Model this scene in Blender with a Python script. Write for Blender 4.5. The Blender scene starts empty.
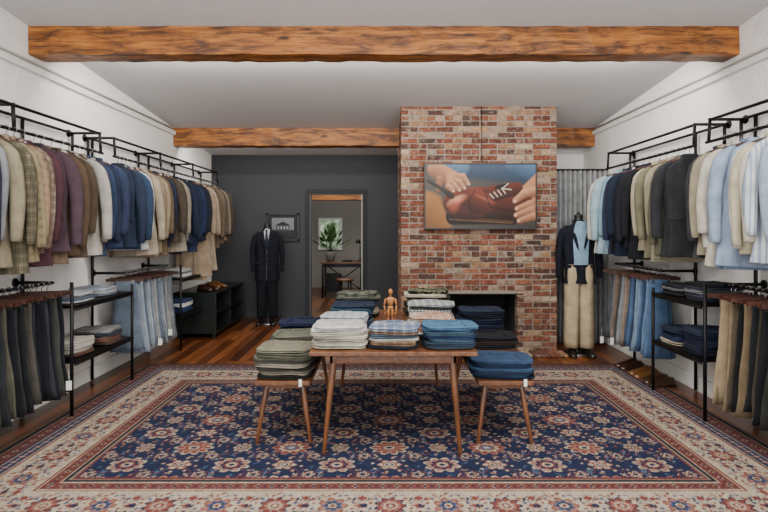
import bpy, math, random
import numpy as np
from mathutils import Vector, Matrix, Euler
from mathutils import noise as mnoise
random.seed(7); rng = np.random.RandomState(3)
COL = bpy.context.scene.collection
WALL = 2.9

def lin(h):
    if isinstance(h, (tuple, list)): return tuple(h[:3])
    h = h.lstrip('#')
    o = []
    for i in (0, 2, 4):
        c = int(h[i:i+2], 16)/255
        o.append(c/12.92 if c <= .04045 else ((c+.055)/1.055)**2.4)
    return tuple(o)

# ------------------------------------------------------------------ materials
def new_mat(name):
    m = bpy.data.materials.new(name); m.use_nodes = True
    nt = m.node_tree
    return m, nt, nt.nodes['Principled BSDF']

_c = {}
def plain(name, col, rough=.6, metal=0.0, bump=0, bscale=40):
    if name in _c: return _c[name]
    m, nt, b = new_mat(name)
    b.inputs['Base Color'].default_value = (*lin(col), 1)
    b.inputs['Roughness'].default_value = rough
    b.inputs['Metallic'].default_value = metal
    if bump:
        tc = nt.nodes.new('ShaderNodeTexCoord'); n = nt.nodes.new('ShaderNodeTexNoise')
        n.inputs['Scale'].default_value = bscale; n.inputs['Detail'].default_value = 6
        bp = nt.nodes.new('ShaderNodeBump'); bp.inputs['Strength'].default_value = bump
        bp.inputs['Distance'].default_value = .02
        nt.links.new(tc.outputs['Object'], n.inputs['Vector'])
        nt.links.new(n.outputs['Fac'], bp.inputs['Height'])
        nt.links.new(bp.outputs['Normal'], b.inputs['Normal'])
    _c[name] = m
    return m

def mixc(nt, f, a, b, mode='MIX'):
    n = nt.nodes.new('ShaderNodeMix'); n.data_type = 'RGBA'; n.blend_type = mode
    for s, v in ((0, f), (6, a), (7, b)):
        if isinstance(v, bpy.types.NodeSocket): nt.links.new(v, n.inputs[s])
        elif s == 0: n.inputs[0].default_value = v
        else: n.inputs[s].default_value = (*lin(v), 1)
    return n.outputs[2]

def ramp(nt, src, stops, interp='LINEAR'):
    r = nt.nodes.new('ShaderNodeValToRGB'); cr = r.color_ramp; cr.interpolation = interp
    while len(cr.elements) < len(stops): cr.elements.new(.5)
    for e, (p, c) in zip(cr.elements, stops):
        e.position = p; e.color = (*lin(c), 1)
    nt.links.new(src, r.inputs[0])
    return r.outputs[0]

def noise(nt, vec, scale, detail=4, rough=.55, dist=0):
    n = nt.nodes.new('ShaderNodeTexNoise')
    n.inputs['Scale'].default_value = scale; n.inputs['Detail'].default_value = detail
    n.inputs['Roughness'].default_value = rough; n.inputs['Distortion'].default_value = dist
    if vec is not None: nt.links.new(vec, n.inputs['Vector'])
    return n.outputs['Fac']

def mapping(nt, sc=(1, 1, 1), rot=(0, 0, 0), loc=(0, 0, 0)):
    tc = nt.nodes.new('ShaderNodeTexCoord'); mp = nt.nodes.new('ShaderNodeMapping')
    mp.inputs['Scale'].default_value = sc; mp.inputs['Rotation'].default_value = rot
    mp.inputs['Location'].default_value = loc
    nt.links.new(tc.outputs['Object'], mp.inputs['Vector'])
    return mp.outputs['Vector']

def bump(nt, b, h, st=.3, dist=.01):
    bp = nt.nodes.new('ShaderNodeBump'); bp.inputs['Strength'].default_value = st
    bp.inputs['Distance'].default_value = dist
    nt.links.new(h, bp.inputs['Height']); nt.links.new(bp.outputs['Normal'], b.inputs['Normal'])

def mute(col, k=.60, sat=.76):
    c = lin(col); g = .3*c[0]+.55*c[1]+.15*c[2]
    return tuple((g+(x-g)*sat)*k for x in c)

def fabric(col, pattern=None, col2=None, k=.60):
    key = ('fab', col, pattern, col2, k)
    if key in _c: return _c[key]
    m, nt, b = new_mat('fabric_' + str(col).strip('#') + (pattern or ''))
    v = mapping(nt)
    base = mute(col, k); dark = tuple(x*.72 for x in base); lite = tuple(min(1, x*1.2) for x in base)
    if col2: col2 = mute(col2, k)
    out = ramp(nt, noise(nt, v, 9, 5), [(.3, dark), (.7, lite)])
    def wave(d, sc, dist=0):
        w = nt.nodes.new('ShaderNodeTexWave'); w.wave_type = 'BANDS'; w.bands_direction = d
        w.inputs['Scale'].default_value = sc; w.inputs['Distortion'].default_value = dist
        nt.links.new(v, w.inputs['Vector']); return w.outputs['Fac']
    if pattern == 'plaid':
        for d, s in (('X', 5.2), ('Z', 5.2), ('Y', 5.2), ('X', 10.4), ('Z', 10.4)):
            f = ramp(nt, wave(d, s), [(.78, (0, 0, 0)), (.88, (.62, .62, .62))])
            out = mixc(nt, f, out, col2)
    elif pattern == 'stripe':
        f = ramp(nt, wave('X', 12), [(.6, (0, 0, 0)), (.7, (.8, .8, .8))])
        out = mixc(nt, f, out, col2)
    elif pattern == 'camo':
        f = ramp(nt, noise(nt, v, 22, 2), [(.45, (0, 0, 0)), (.5, (1, 1, 1))])
        out = mixc(nt, f, out, col2)
    nt.links.new(out, b.inputs['Base Color'])
    b.inputs['Roughness'].default_value = .92
    b.inputs['Specular IOR Level'].default_value = .2
    mx = nt.nodes.new('ShaderNodeMath'); mx.operation = 'MULTIPLY_ADD'; mx.inputs[1].default_value = 4
    nt.links.new(noise(nt, mapping(nt, (1, 1, .35)), 11, 3), mx.inputs[0]); nt.links.new(noise(nt, v, 170, 2), mx.inputs[2])
    bump(nt, b, mx.outputs[0], .6, .007)
    _c[key] = m
    return m

def mat_wood(name, c1, c2, c3, axis='X', rough=.55, scale=1.0, knots=False):
    if name in _c: return _c[name]
    m, nt, b = new_mat(name)
    sc = {'X': (1.1, 14, 14), 'Y': (14, 1.1, 14), 'Z': (14, 14, 1.1)}[axis]
    v = mapping(nt, tuple(s*scale for s in sc))
    o = ramp(nt, noise(nt, v, 1.6, 8, .65, .8), [(.28, c3), (.45, c2), (.68, c1)])
    if knots:
        v2 = mapping(nt, (1.3, 5, 6))
        f = ramp(nt, noise(nt, v2, 1.5, 8, .72, 1.4), [(.46, (0, 0, 0)), (.60, (.92, .92, .92))])
        o = mixc(nt, f, o, c3)
        f4 = ramp(nt, noise(nt, mapping(nt, (.8, 30, 30), loc=(3, 1, 2)), 2.2, 6, .6), [(.55, (0, 0, 0)), (.66, (.75, .75, .75))])
        o = mixc(nt, f4, o, '#2a1507')
        v3 = mapping(nt, (2.2, 3, 7))
        vo = nt.nodes.new('ShaderNodeTexVoronoi'); vo.inputs['Scale'].default_value = 1.3
        nt.links.new(v3, vo.inputs['Vector'])
        f2 = ramp(nt, vo.outputs['Distance'], [(.06, (.95, .95, .95)), (.2, (0, 0, 0))])
        o = mixc(nt, f2, o, '#1d0d05')
    nt.links.new(o, b.inputs['Base Color']); b.inputs['Roughness'].default_value = rough
    bump(nt, b, noise(nt, v, 3, 6), .4 if knots else .3, .014)
    _c[name] = m
    return m

def mat_attr(name, rough=.9, noisy=0, bumpsc=120, bst=.3):
    m, nt, b = new_mat(name)
    a = nt.nodes.new('ShaderNodeVertexColor'); a.layer_name = 'Col'
    out = a.outputs['Color']
    if noisy:
        v = mapping(nt)
        g = ramp(nt, noise(nt, v, 60, 4), [(.3, (1-noisy,)*3), (.7, (1,)*3)])
        out = mixc(nt, 1.0, out, g, 'MULTIPLY')
        bump(nt, b, noise(nt, v, bumpsc, 4), bst, .004)
    nt.links.new(out, b.inputs['Base Color'])
    b.inputs['Roughness'].default_value = rough
    b.inputs['Specular IOR Level'].default_value = .25
    return m

BLACK = plain('black_steel', '#141416', .45, .6)
BLKW = plain('black_paint', '#0b0c0e', .5)
HANG = mat_wood('hanger_wood', '#4c2818', '#34180e', '#220e08', 'X')
METAL = plain('hook_metal', '#8a8a8c', .35, 1)
BTN = plain('button_dark', '#231a14', .5)
def wallmat():
    m, nt, b = new_mat('wall_white_paint')
    b.inputs['Base Color'].default_value = (*lin('#eceae7'), 1); b.inputs['Roughness'].default_value = .8
    v = mapping(nt); bump(nt, b, noise(nt, v, 9, 7, .65), .5, .03)
    return m
WHITEP = wallmat()
TRIMW = plain('trim_white', '#e2e2df', .6)
CEILM = plain('ceiling_grey_paint', '#c9c9ca', .9, bump=.1, bscale=20)
CHAR = plain('charcoal_wall_paint', '#2b2d31', .8, bump=.1, bscale=18)
WALNUT = mat_wood('walnut', '#6e4426', '#54321c', '#341d11', 'Y', .4)
WALNUTZ = mat_wood('walnut_leg', '#6e4426', '#54321c', '#341d11', 'Z', .4)
TAG = plain('paper_tag', '#cfcdc7', .8)

# ------------------------------------------------------------------ mesh builder
class MB:
    def __init__(s): s.V = []; s.F = []; s.M = []; s.S = []; s.T = None
    def add(s, vs, fs, mi=0, sm=True):
        o = len(s.V)
        for v in vs:
            v = Vector((float(v[0]), float(v[1]), float(v[2])))
            if s.T is not None: v = s.T @ v
            s.V.append(v[:])
        for f in fs:
            s.F.append(tuple(i+o for i in f)); s.M.append(mi); s.S.append(sm)
    def box(s, c, d, mi=0, rz=0, rx=0, ry=0):
        R = Matrix.Rotation(rz, 3, 'Z') @ Matrix.Rotation(ry, 3, 'Y') @ Matrix.Rotation(rx, 3, 'X')
        vs = []
        for x in (-.5, .5):
            for y in (-.5, .5):
                for z in (-.5, .5):
                    vs.append(Vector(c) + R @ Vector((x*d[0], y*d[1], z*d[2])))
        s.add(vs, [(0, 1, 3, 2), (4, 6, 7, 5), (0, 4, 5, 1), (2, 3, 7, 6), (0, 2, 6, 4), (1, 5, 7, 3)], mi, False)
    def b2(s, a, b, mi=0):
        s.box([(a[i]+b[i])/2 for i in range(3)], [abs(b[i]-a[i]) for i in range(3)], mi)
    def loft(s, rings, mi=0, cap=True, sm=True):
        n = len(rings[0]); vs = [p for r in rings for p in r]; fs = []
        for i in range(len(rings)-1):
            for j in range(n):
                k = (j+1) % n
                fs.append((i*n+j, i*n+k, (i+1)*n+k, (i+1)*n+j))
        if cap:
            fs.append(tuple(range(n-1, -1, -1))); fs.append(tuple((len(rings)-1)*n+j for j in range(n)))
        s.add(vs, fs, mi, sm)
    def tube(s, pts, r, n=8, mi=0, cap=True):
        pts = [Vector(p) for p in pts]; rs = r if isinstance(r, (list, tuple)) else [r]*len(pts)
        rings = []; up = None
        for i, p in enumerate(pts):
            t = (pts[min(i+1, len(pts)-1)]-pts[max(i-1, 0)]).normalized()
            if up is None:
                up = Vector((0, 0, 1)) if abs(t.z) < .9 else Vector((1, 0, 0))
            a = t.cross(up).normalized(); b = a.cross(t).normalized(); up = b
            rings.append([p+(a*math.cos(2*math.pi*k/n)+b*math.sin(2*math.pi*k/n))*rs[i] for k in range(n)])
        s.loft(rings, mi, cap)
    def limb(s, p, q, r0, r1, mi=0, n=12):
        """turned wooden segment: rounded at both ends, swelling in the middle"""
        p, q = Vector(p), Vector(q); ts = (0, .04, .12, .35, .65, .88, .96, 1); k = (.25, .7, 1, 1.12, 1.05, .95, .7, .25)
        s.tube([p.lerp(q, t) for t in ts], [(r0+(r1-r0)*t)*a for t, a in zip(ts, k)], n, mi)
    def patch(s, P, mi=0, sm=True):
        nx = len(P); ny = len(P[0]); vs = [p for r in P for p in r]; fs = []
        for i in range(nx-1):
            for j in range(ny-1):
                fs.append((i*ny+j, (i+1)*ny+j, (i+1)*ny+j+1, i*ny+j+1))
        s.add(vs, fs, mi, sm)
    def lathe(s, prof, c=(0, 0, 0), n=24, mi=0):
        rings = [[(c[0]+r*math.cos(2*math.pi*k/n), c[1]+r*math.sin(2*math.pi*k/n), c[2]+z) for k in range(n)] for r, z in prof]
        s.loft(rings, mi)
    def wrinkle(s, amp, z0=-.13, f=9):
        sd = Vector((random.uniform(0, 50), random.uniform(0, 50), random.uniform(0, 50)))
        for i, v in enumerate(s.V):
            if v[2] < z0:
                k = min(1, (z0-v[2])/.25)*amp
                p = Vector((v[0]*f, v[1]*f*.6, v[2]*f*.38))+sd
                n = mnoise.noise_vector(p)
                s.V[i] = (v[0]+n.x*k*.8, v[1]+n.y*k*1.3, v[2]+n.z*k*.35)
    def obj(s, name, mats, loc=(0, 0, 0), rot=(0, 0, 0), parent=None, bevel=0, center=True):
        V = np.array(s.V, dtype=float)
        off = np.zeros(3)
        if center:
            off = (V.min(0)+V.max(0))/2; off[2] = V[:, 2].min()
            V = V-off
        me = bpy.data.meshes.new(name); me.from_pydata(V.tolist(), [], s.F)
        for m in mats: me.materials.append(m)
        me.polygons.foreach_set('material_index', s.M); me.polygons.foreach_set('use_smooth', s.S)
        me.update()
        o = bpy.data.objects.new(name, me); COL.objects.link(o)
        M = Matrix.LocRotScale(Vector(loc), Euler(rot), None) @ Matrix.Translation(Vector(off))
        o.matrix_basis = M
        if bevel:
            bm = o.modifiers.new('bevel', 'BEVEL'); bm.width = bevel; bm.segments = 2; bm.limit_method = 'ANGLE'
        if parent:
            o.parent = parent; o.matrix_parent_inverse = Matrix.Translation(-Vector(parent.location))
            o.matrix_basis = M
        return o

def empty(name, loc):
    e = bpy.data.objects.new(name, None); e.location = loc; e.empty_display_size = .1
    COL.objects.link(e); return e

def ring(cx, cy, z, w, d, n=28, e=2.4, fold=0, k=7, ph=0):
    t = np.arange(n)*2*math.pi/n
    x = np.sign(np.cos(t))*np.abs(np.cos(t))**(2/e)*w
    y = np.sign(np.sin(t))*np.abs(np.sin(t))**(2/e)*d
    f = 1+fold*np.sin(k*t+ph)
    return [(cx+a*(1+(g-1)*.25), cy+b*g, z) for a, b, g in zip(x, y, f)]

# ------------------------------------------------------------------ garments
def hook(mb, top=-.075):
    pts = [(0, 0, top), (0, 0, -.022)]
    for a in range(-60, 181, 30):
        r = math.radians(a); pts.append((.02*math.cos(r), 0, .02*math.sin(r)-.001))
    mb.tube(pts, .0028, 6, 4)

def jacket(mb, L=.95, ws=1., dep=.042, kind='jacket', hang=True, sleeve=1.0, opened=False, wr=.016):
    zz = [-.062, -.09, -.115, -.14, -.17, -.21, -.35, -.55, -.75, -L]
    wwp = [.052, .062, .100, .145, .190, .208, .203, .188, .198, .216]
    dd = [.75, .85, .9, .92, .95, 1., 1.05, .95, 1.05, 1.15]
    ww = [w*ws for w in wwp]
    ph = random.uniform(0, 6); k = random.choice([5, 6, 7, 8])
    zs = list(np.array([-.062, -.075, -.09, -.105, -.12, -.14, -.16, -.185, -.21, -.26, -.32, -.38, -.44, -.5, -.56, -.62, -.68, -.74, -.8, -.86, -.92]))
    zs = [z for z in zs if z > -L+.02]+[-L+.01, -L]
    zq = [-q for q in zz]
    W = lambda z: float(np.interp(-z, zq, ww))
    D = lambda z: dep*float(np.interp(-z, zq, dd))
    rings = []
    for z in zs:
        t = max(0, (-z-.2)/.75)
        rings.append(ring(0, 0, z, W(z), D(z), 36, 2.5, .05+.2*t, k, ph+z*1.5))
    mb.loft(rings, 0)
    def fy(x, z, off):
        u = min(.98, abs(x)/W(z)); y = -D(z)*(1-u**2.5)**(.4)
        t = max(0, (-z-.2)/.75)
        return y*(1+(.05+.2*t)*.6)-off
    f = dep/.042
    for sx in (-1, 1):
        sw = random.uniform(-.012, .025); fr = random.uniform(-.01, .03)
        P = [(-.12, .145, .02, .02, 0), (-.15, .178, .04, .032, 0), (-.19, .205, .050, .04, 0), (-.27, .226, .053, .041, 0),
             (-.35, .238, .049, .040, -.002), (-.42, .243, .046, .038, -.006), (-.5, .244, .043, .036, -.01), (-.58, .241, .040, .034, -.015), (-.66, .237, .037, .033, -.02), (-.70, .234, .036, .032, -.024), (-.706, .234, .027, .024, -.024)]
        rs = []
        for z, x, rx, ry, y in P:
            t = (-z-.125)/.58
            rs.append(ring(sx*(x+sw*t)*ws, y*f*.6-fr*t, -.125+(z+.125)*sleeve, rx*ws, ry*(.6+.4*f), 16, 2, .08, 3, ph+z*9))
        mb.loft(rs, 0)
    if kind in ('jacket', 'coat'):
        vb = -.42 if not opened else -.5
        zs2 = np.linspace(-.07, vb, 10)
        fr_ = (zs2-zs2[0])/(zs2[-1]-zs2[0])
        xi = .048*(1-fr_)+.002
        xo = np.interp(fr_, [0, .38, .42, 1], [.062, .118, .095, .008])
        mb.patch([[(x, fy(x, z, .004), z) for x in (-a, -a*.5, 0, a*.5, a)] for a, z in zip(xi, zs2)], 1)
        for sx in (-1, 1):
            mb.patch([[(sx*(a+(b-a)*u), fy(a+(b-a)*u, z, .006+.010*math.sin(u*3.14)+.004*(u > .9)), z) for u in (0, .33, .66, 1)] for a, b, z in zip(xi, xo, zs2)], 0)
            mb.box((sx*.11*ws, fy(.11, -.6, .003), -.60), (.11, .012, .035), 0)
        mb.box((.1*ws, fy(.1, -.3, .003), -.29), (.075, .008, .016), 0)
        zc_ = np.linspace(vb, -L+.005, 8)
        mb.patch([[(-.003, fy(0, z, .004), z), (.003, fy(0, z, .004), z)] for z in zc_], 2)
        for z in (vb-.02, vb-.12):
            mb.box((0.012, fy(0, z, .006), z), (.016, .006, .016), 2)
    else:
        zc_ = np.linspace(-.1, -L+.01, 12)
        mb.patch([[(-.016, fy(0, z, .005), z), (.016, fy(0, z, .005), z)] for z in zc_], 0)
        mb.patch([[(.016, fy(0, z, .0045), z), (.019, fy(0, z, .0035), z)] for z in zc_], 2)
        for z in np.linspace(-.13, -L+.1, 7):
            mb.box((0, fy(0, z, .006), z), (.01, .004, .01), 2)
        for sx in (-1, 1):
            mb.patch([[(sx*.002, -dep*.9-.012, -.09), (sx*.03, -dep*.9-.022, -.135)], [(sx*.055, -dep*.3-.012, -.055), (sx*.062, -dep*.7-.014, -.10)]], 0)
            mb.box((sx*.09*ws, fy(.09, -.3, .002), -.31), (.09, .008, .11), 0)
            mb.box((sx*.09*ws, fy(.09, -.3, .005), -.265), (.094, .010, .03), 0)
    if wr: mb.wrinkle(wr)
    cp = []
    for a in range(-40, 221, 20):
        r = math.radians(a)
        cp.append((.056*math.cos(r), dep*.95*math.sin(r), -.062-.012*(1-math.sin(r))))
    mb.tube(cp, .012, 6, 0)
    if hang:
        mb.tube([(-.2*ws, 0, -.16), (-.1, 0, -.105), (0, 0, -.072), (.1, 0, -.105), (.2*ws, 0, -.16)], .009, 6, 3)
        hook(mb)

def trousers(mb, L=.8):
    ph = random.uniform(0, 6)
    for i, (dx, dy) in enumerate(((-.012, -.009), (.014, .009))):
        rs = []
        for t in np.linspace(0, 1, 12):
            z = -.085-t*(L-.085)
            w = .086+.045*t**1.5; d = .010+.006*t
            rs.append(ring(dx*(1+t), dy+.004*math.sin(5*t+ph), z, w, d, 20, 2.2, .25*t+.08, 5, ph+t*1.5+i))
        mb.loft(rs, 0)
    mb.wrinkle(.018, -.12)
    mb.box((0, 0, -.072), (.36, .014, .03), 3)
    for sx in (-1, 1): mb.box((sx*.075, 0, -.098), (.022, .036, .045), 4)
    hook(mb, -.06)

def parse(c):
    return fabric(*c) if isinstance(c, tuple) else fabric(c)

SHIRTW = fabric('#dcdcda'); LINING = fabric('#2c2c33')
ZR = 2.19
def hang_row(gname, pname, s, y0, y1, sp, cols, kind='jacket', zrod=ZR, xr=2.6, Lr=(.86, 1.0), turn=(4, 34)):
    e = empty(gname, (s*xr, (y0+y1)/2, zrod))
    y = y0; i = 0; drift = 12
    while y < y1 and i < len(cols):
        c = cols[i]; mb = MB(); kd = kind
        Lo = random.uniform(*Lr)
        if isinstance(c, dict): kd = c.get('k', kind); Lo = c.get('L', Lo); c = c['c']
        if kd == 'trousers': trousers(mb, Lo)
        else: jacket(mb, Lo, random.uniform(.86, 1.06), random.uniform(.036, .052), kd, sleeve=random.uniform(1.05, 1.24))
        inner = LINING if kd in ('jacket', 'coat') else TAG
        if kd == 'jacket' and i % 4 == 1: inner = SHIRTW
        mx = parse(c)
        if random.random() < .35: drift = random.uniform(*turn)
        rz = math.radians(drift+random.uniform(-4, 5))*(-s) if kd != 'trousers' else math.radians(random.uniform(-6, 14))*(-s)
        ry = math.radians(random.uniform(-3, 3)) if kd != 'trousers' else math.radians(random.uniform(-1, 1))
        mb.obj(pname, [mx, inner, BTN, HANG, METAL], (s*(xr+random.uniform(-.004, .004)), y, zrod), (0, ry, rz), e)
        y += sp*random.uniform(.65, 1.35); i += 1
    return e

# ------------------------------------------------------------------ room shell
def zc(y): return 3.145-.094*(y-4.17)
YF, YB = -1.6, 8.6
def planks(name, c1, c2, c3):
    m, nt, b = new_mat(name)
    tc = nt.nodes.new('ShaderNodeTexCoord'); mp = nt.nodes.new('ShaderNodeMapping')
    mp.inputs['Rotation'].default_value = (0, 0, math.pi/2)
    nt.links.new(tc.outputs['Object'], mp.inputs['Vector'])
    br = nt.nodes.new('ShaderNodeTexBrick'); br.offset = .37
    br.inputs['Scale'].default_value = 1; br.inputs['Brick Width'].default_value = 1.7; br.inputs['Row Height'].default_value = .11
    br.inputs['Mortar Size'].default_value = .003; br.inputs['Color1'].default_value = (0, 0, 0, 1); br.inputs['Color2'].default_value = (1, 1, 1, 1)
    br.inputs['Mortar'].default_value = (0, 0, 0, 1)
    nt.links.new(mp.outputs['Vector'], br.inputs['Vector'])
    o = ramp(nt, br.outputs['Color'], [(0, c3), (.5, c2), (1, c1)])
    v = mapping(nt, (16, 1.2, 1))
    o = mixc(nt, 1., o, ramp(nt, noise(nt, v, 2, 8, .65, .6), [(.3, (.45, .4, .38)), (.7, (1.2, 1.2, 1.2))]), 'MULTIPLY')
    o = mixc(nt, br.outputs['Fac'], o, '#120805')
    nt.links.new(o, b.inputs['Base Color']); b.inputs['Roughness'].default_value = .28
    bump(nt, b, noise(nt, v, 2, 6), .12, .01)
    return m
FLOORM = planks('floor_planks', '#8a532d', '#63381e', '#422313')
mb = MB(); mb.b2((-3.1, YF-.2, -.1), (3.1, YB+.1, 0)); mb.obj('floor', [FLOORM])
mb = MB(); mb.b2((-3.1, YB+.1, -.1), (2.2, 13.0, 0)); mb.obj('floor_back_room', [planks('floor_planks_b', '#7c5134', '#643e26', '#4a2c1a')])

def side_wall(name, s):
    mb = MB(); x0, x1 = s*WALL, s*(WALL+.15)
    pts = [(YF, 0), (YB, 0), (YB, zc(YB)), (YF, zc(YF))]
    vs = [(x0, y, z) for y, z in pts]+[(x1, y, z) for y, z in pts]
    mb.add(vs, [(0, 1, 2, 3), (7, 6, 5, 4), (0, 4, 5, 1), (1, 5, 6, 2), (2, 6, 7, 3), (3, 7, 4, 0)], 0, False)
    mb.obj(name, [WHITEP])
side_wall('wall_left', -1); side_wall('wall_right', 1)
mb = MB()
vs = [(x, y, zc(y)+t) for x in (-3.1, 3.1) for y in (YF, YB+.12) for t in (0, .12)]
mb.add(vs, [(0, 1, 3, 2), (4, 6, 7, 5), (0, 4, 5, 1), (2, 3, 7, 6), (0, 2, 6, 4), (1, 5, 7, 3)], 0, False)
mb.obj('ceiling', [CEILM])
DX0, DX1, DZ = -1.25, -.36, 2.08
mb = MB()
mb.b2((-WALL, YB, 0), (DX0, YB+.12, 2.8)); mb.b2((DX1, YB, 0), (WALL, YB+.12, 2.8)); mb.b2((DX0, YB, DZ), (DX1, YB+.12, 2.8))
mb.obj('wall_back', [CHAR])
mb = MB()
mb.b2((DX0-.07, YB-.018, 0), (DX0-.001, YB-.001, DZ)); mb.b2((DX1+.001, YB-.018, 0), (DX1+.07, YB-.001, DZ))
mb.b2((DX0-.07, YB-.018, DZ), (DX1+.07, YB-.001, DZ+.07))
mb.obj('trim_door_casing', [plain('charcoal_trim', '#232529', .9)])
mb = MB()
mb.b2((DX1-.02, YB+.001, 0), (DX1-.001, YB+.14, DZ-.02), 1); mb.b2((DX0+.001, YB+.001, 0), (DX0+.02, YB+.14, DZ-.02)); mb.b2((DX0+.001, YB+.001, DZ-.02), (DX1-.001, YB+.14, DZ-.001))
mb.obj('trim_door_jamb', [plain('jamb_grey', '#4a4a49', .8), plain('jamb_white', '#8f8e8b', .8)])
mb = MB()
mb.b2((-WALL, YF-.12, 0), (WALL, YF, .35)); mb.b2((-WALL, YF-.12, 2.95), (WALL, YF, 3.7))
for x in (-2.8, 0, 2.8): mb.b2((x-.12, YF-.12, .35), (x+.12, YF, 2.95))
mb.obj('wall_front', [WHITEP])
for k, (a, b) in enumerate(((-2.68, -.12), (.12, 2.68))):
    mb = MB()
    mb.b2((a, YF-.08, .35), (a+.06, YF-.02, 2.95)); mb.b2((b-.06, YF-.08, .35), (b, YF-.02, 2.95))
    mb.b2((a, YF-.08, .35), (b, YF-.02, .41)); mb.b2((a, YF-.08, 2.89), (b, YF-.02, 2.95)); mb.b2(((a+b)/2-.025, YF-.08, .41), ((a+b)/2+.025, YF-.02, 2.89))
    mb.obj('window_%d' % (k+1), [BLKW])
for nm, s in (('left', -1), ('right', 1)):
    mb = MB(); mb.b2((s*WALL, YF, 0), (s*(WALL-.02), YB, .14)); mb.obj('baseboard_'+nm, [TRIMW], bevel=.004)
    mb = MB(); mb.b2((s*WALL, YF, 2.78), (s*(WALL-.035), YB-.01, 2.83)); mb.tube([(s*(WALL-.02), YF, 2.86), (s*(WALL-.02), 7, 2.86)], .012)
    mb.obj('trim_ledge_'+nm, [TRIMW])
mb = MB(); mb.b2((-WALL+.02, YB-.018, 0), (DX0-.09, YB, .13)); mb.b2((DX1+.09, YB-.018, 0), (WALL-.02, YB, .13)); mb.obj('baseboard_back', [plain('charcoal_trim2', '#25272b', .6)])
BEAMM = mat_wood('beam_wood', '#b8762c', '#8a5019', '#3f2009', 'X', .55, 1, True)
def beam(name, y, z0, z1, dy=.2, x0=-WALL, x1=WALL):
    mb = MB(); n = 60; rs = []
    for i in range(n+1):
        x = x0+(x1-x0)*i/n; j = lambda a=.006: random.uniform(-a, a)
        rs.append([(x, y+j(), z0+j()), (x, y+dy, z0+j()), (x, y+dy, z1), (x, y+j(), z1)])
    mb.loft(rs, 0, True, False); mb.obj(name, [BEAMM], bevel=.008)
beam('ceiling_beam', 4.17, 2.915, zc(4.3)+.02)
beam('ceiling_beam', 7.04, 2.63, zc(7.2)+.02)

# ------------------------------------------------------------------ back room
WB = plain('back_room_paint', '#8d8a84', .85)
mb = MB(); mb.b2((-3.0, 12.9, 0), (2.2, 13.0, 2.75)); mb.obj('wall_back_room_far', [WB])
mb = MB(); mb.b2((-3.1, YB+.12, 0), (-3.0, 13, 2.75)); mb.obj('wall_back_room_left', [WB])
mb = MB(); mb.b2((2.1, YB+.12, 0), (2.2, 13, 2.75)); mb.obj('wall_back_room_right', [WB])
mb = MB(); mb.b2((-3.1, YB+.12, 2.65), (2.2, 13, 2.75)); mb.obj('ceiling_back_room', [plain('ceil_b', '#a8a6a2', .9)])
mb = MB(); mb.b2((-3.0, 11.4, 2.12), (2.1, 11.6, 2.36)); mb.obj('ceiling_beam', [BEAMM], bevel=.01)
mb = MB(); mb.b2((-1.65, 12.86, .95), (-1.05, 12.9, 1.75), 0); mb.b2((-1.60, 12.85, 1.0), (-1.10, 12.862, 1.70), 1)
mb.b2((-1.36, 12.84, 1.0), (-1.34, 12.86, 1.7), 0); mb.b2((-1.6, 12.84, 1.34), (-1.1, 12.86, 1.36), 0)
m, nt, b = new_mat('garden_glass'); g = ramp(nt, noise(nt, mapping(nt), 7, 4), [(.35, '#2c4426'), (.55, '#8fa588'), (.75, '#e8efe8')])
nt.links.new(g, b.inputs['Base Color']); nt.links.new(g, b.inputs['Emission Color']); b.inputs['Emission Strength'].default_value = .8
mb.obj('window_3', [TRIMW, m])
mb = MB(); mb.b2((-1.35, 10.9, .74), (-.45, 11.5, .77), 0); mb.b2((-1.30, 10.95, .66), (-.5, 11.45, .74), 1)
for x in (-1.31, -.49):
    for y in (10.94, 11.46): mb.tube([(x, y, 0), (x, y, .72)], .022, 6, 1)
    mb.tube([(x, 10.94, .2), (x, 11.46, .2)], .012, 6, 1)
mb.tube([(-1.31, 11.46, .1), (-.49, 11.46, .68)], .012, 6, 1); mb.tube([(-.49, 11.46, .1), (-1.31, 11.46, .68)], .012, 6, 1)
mb.b2((-1.28, 11.0, .12), (-.95, 11.4, .5), 1); mb.b2((-.9, 11.05, .773), (-.7, 11.3, .80), 1)
mb.obj('writing_desk', [WALNUT, BLACK])
mb = MB(); mb.lathe([(.07, 0), (.075, .01), (.015, .02), (.01, .03), (.01, .3)], (-.53, 11.35, .772), 16, 0); mb.tube([(-.53, 11.35, 1.05), (-.53, 11.33, 1.2), (-.56, 11.3, 1.24)], .008, 6, 0)
mb.lathe([(.02, .05), (.03, .045), (.065, -.03), (.062, -.032)], (-.57, 11.3, 1.2), 16, 0); mb.obj('desk_lamp', [BLACK])
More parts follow.
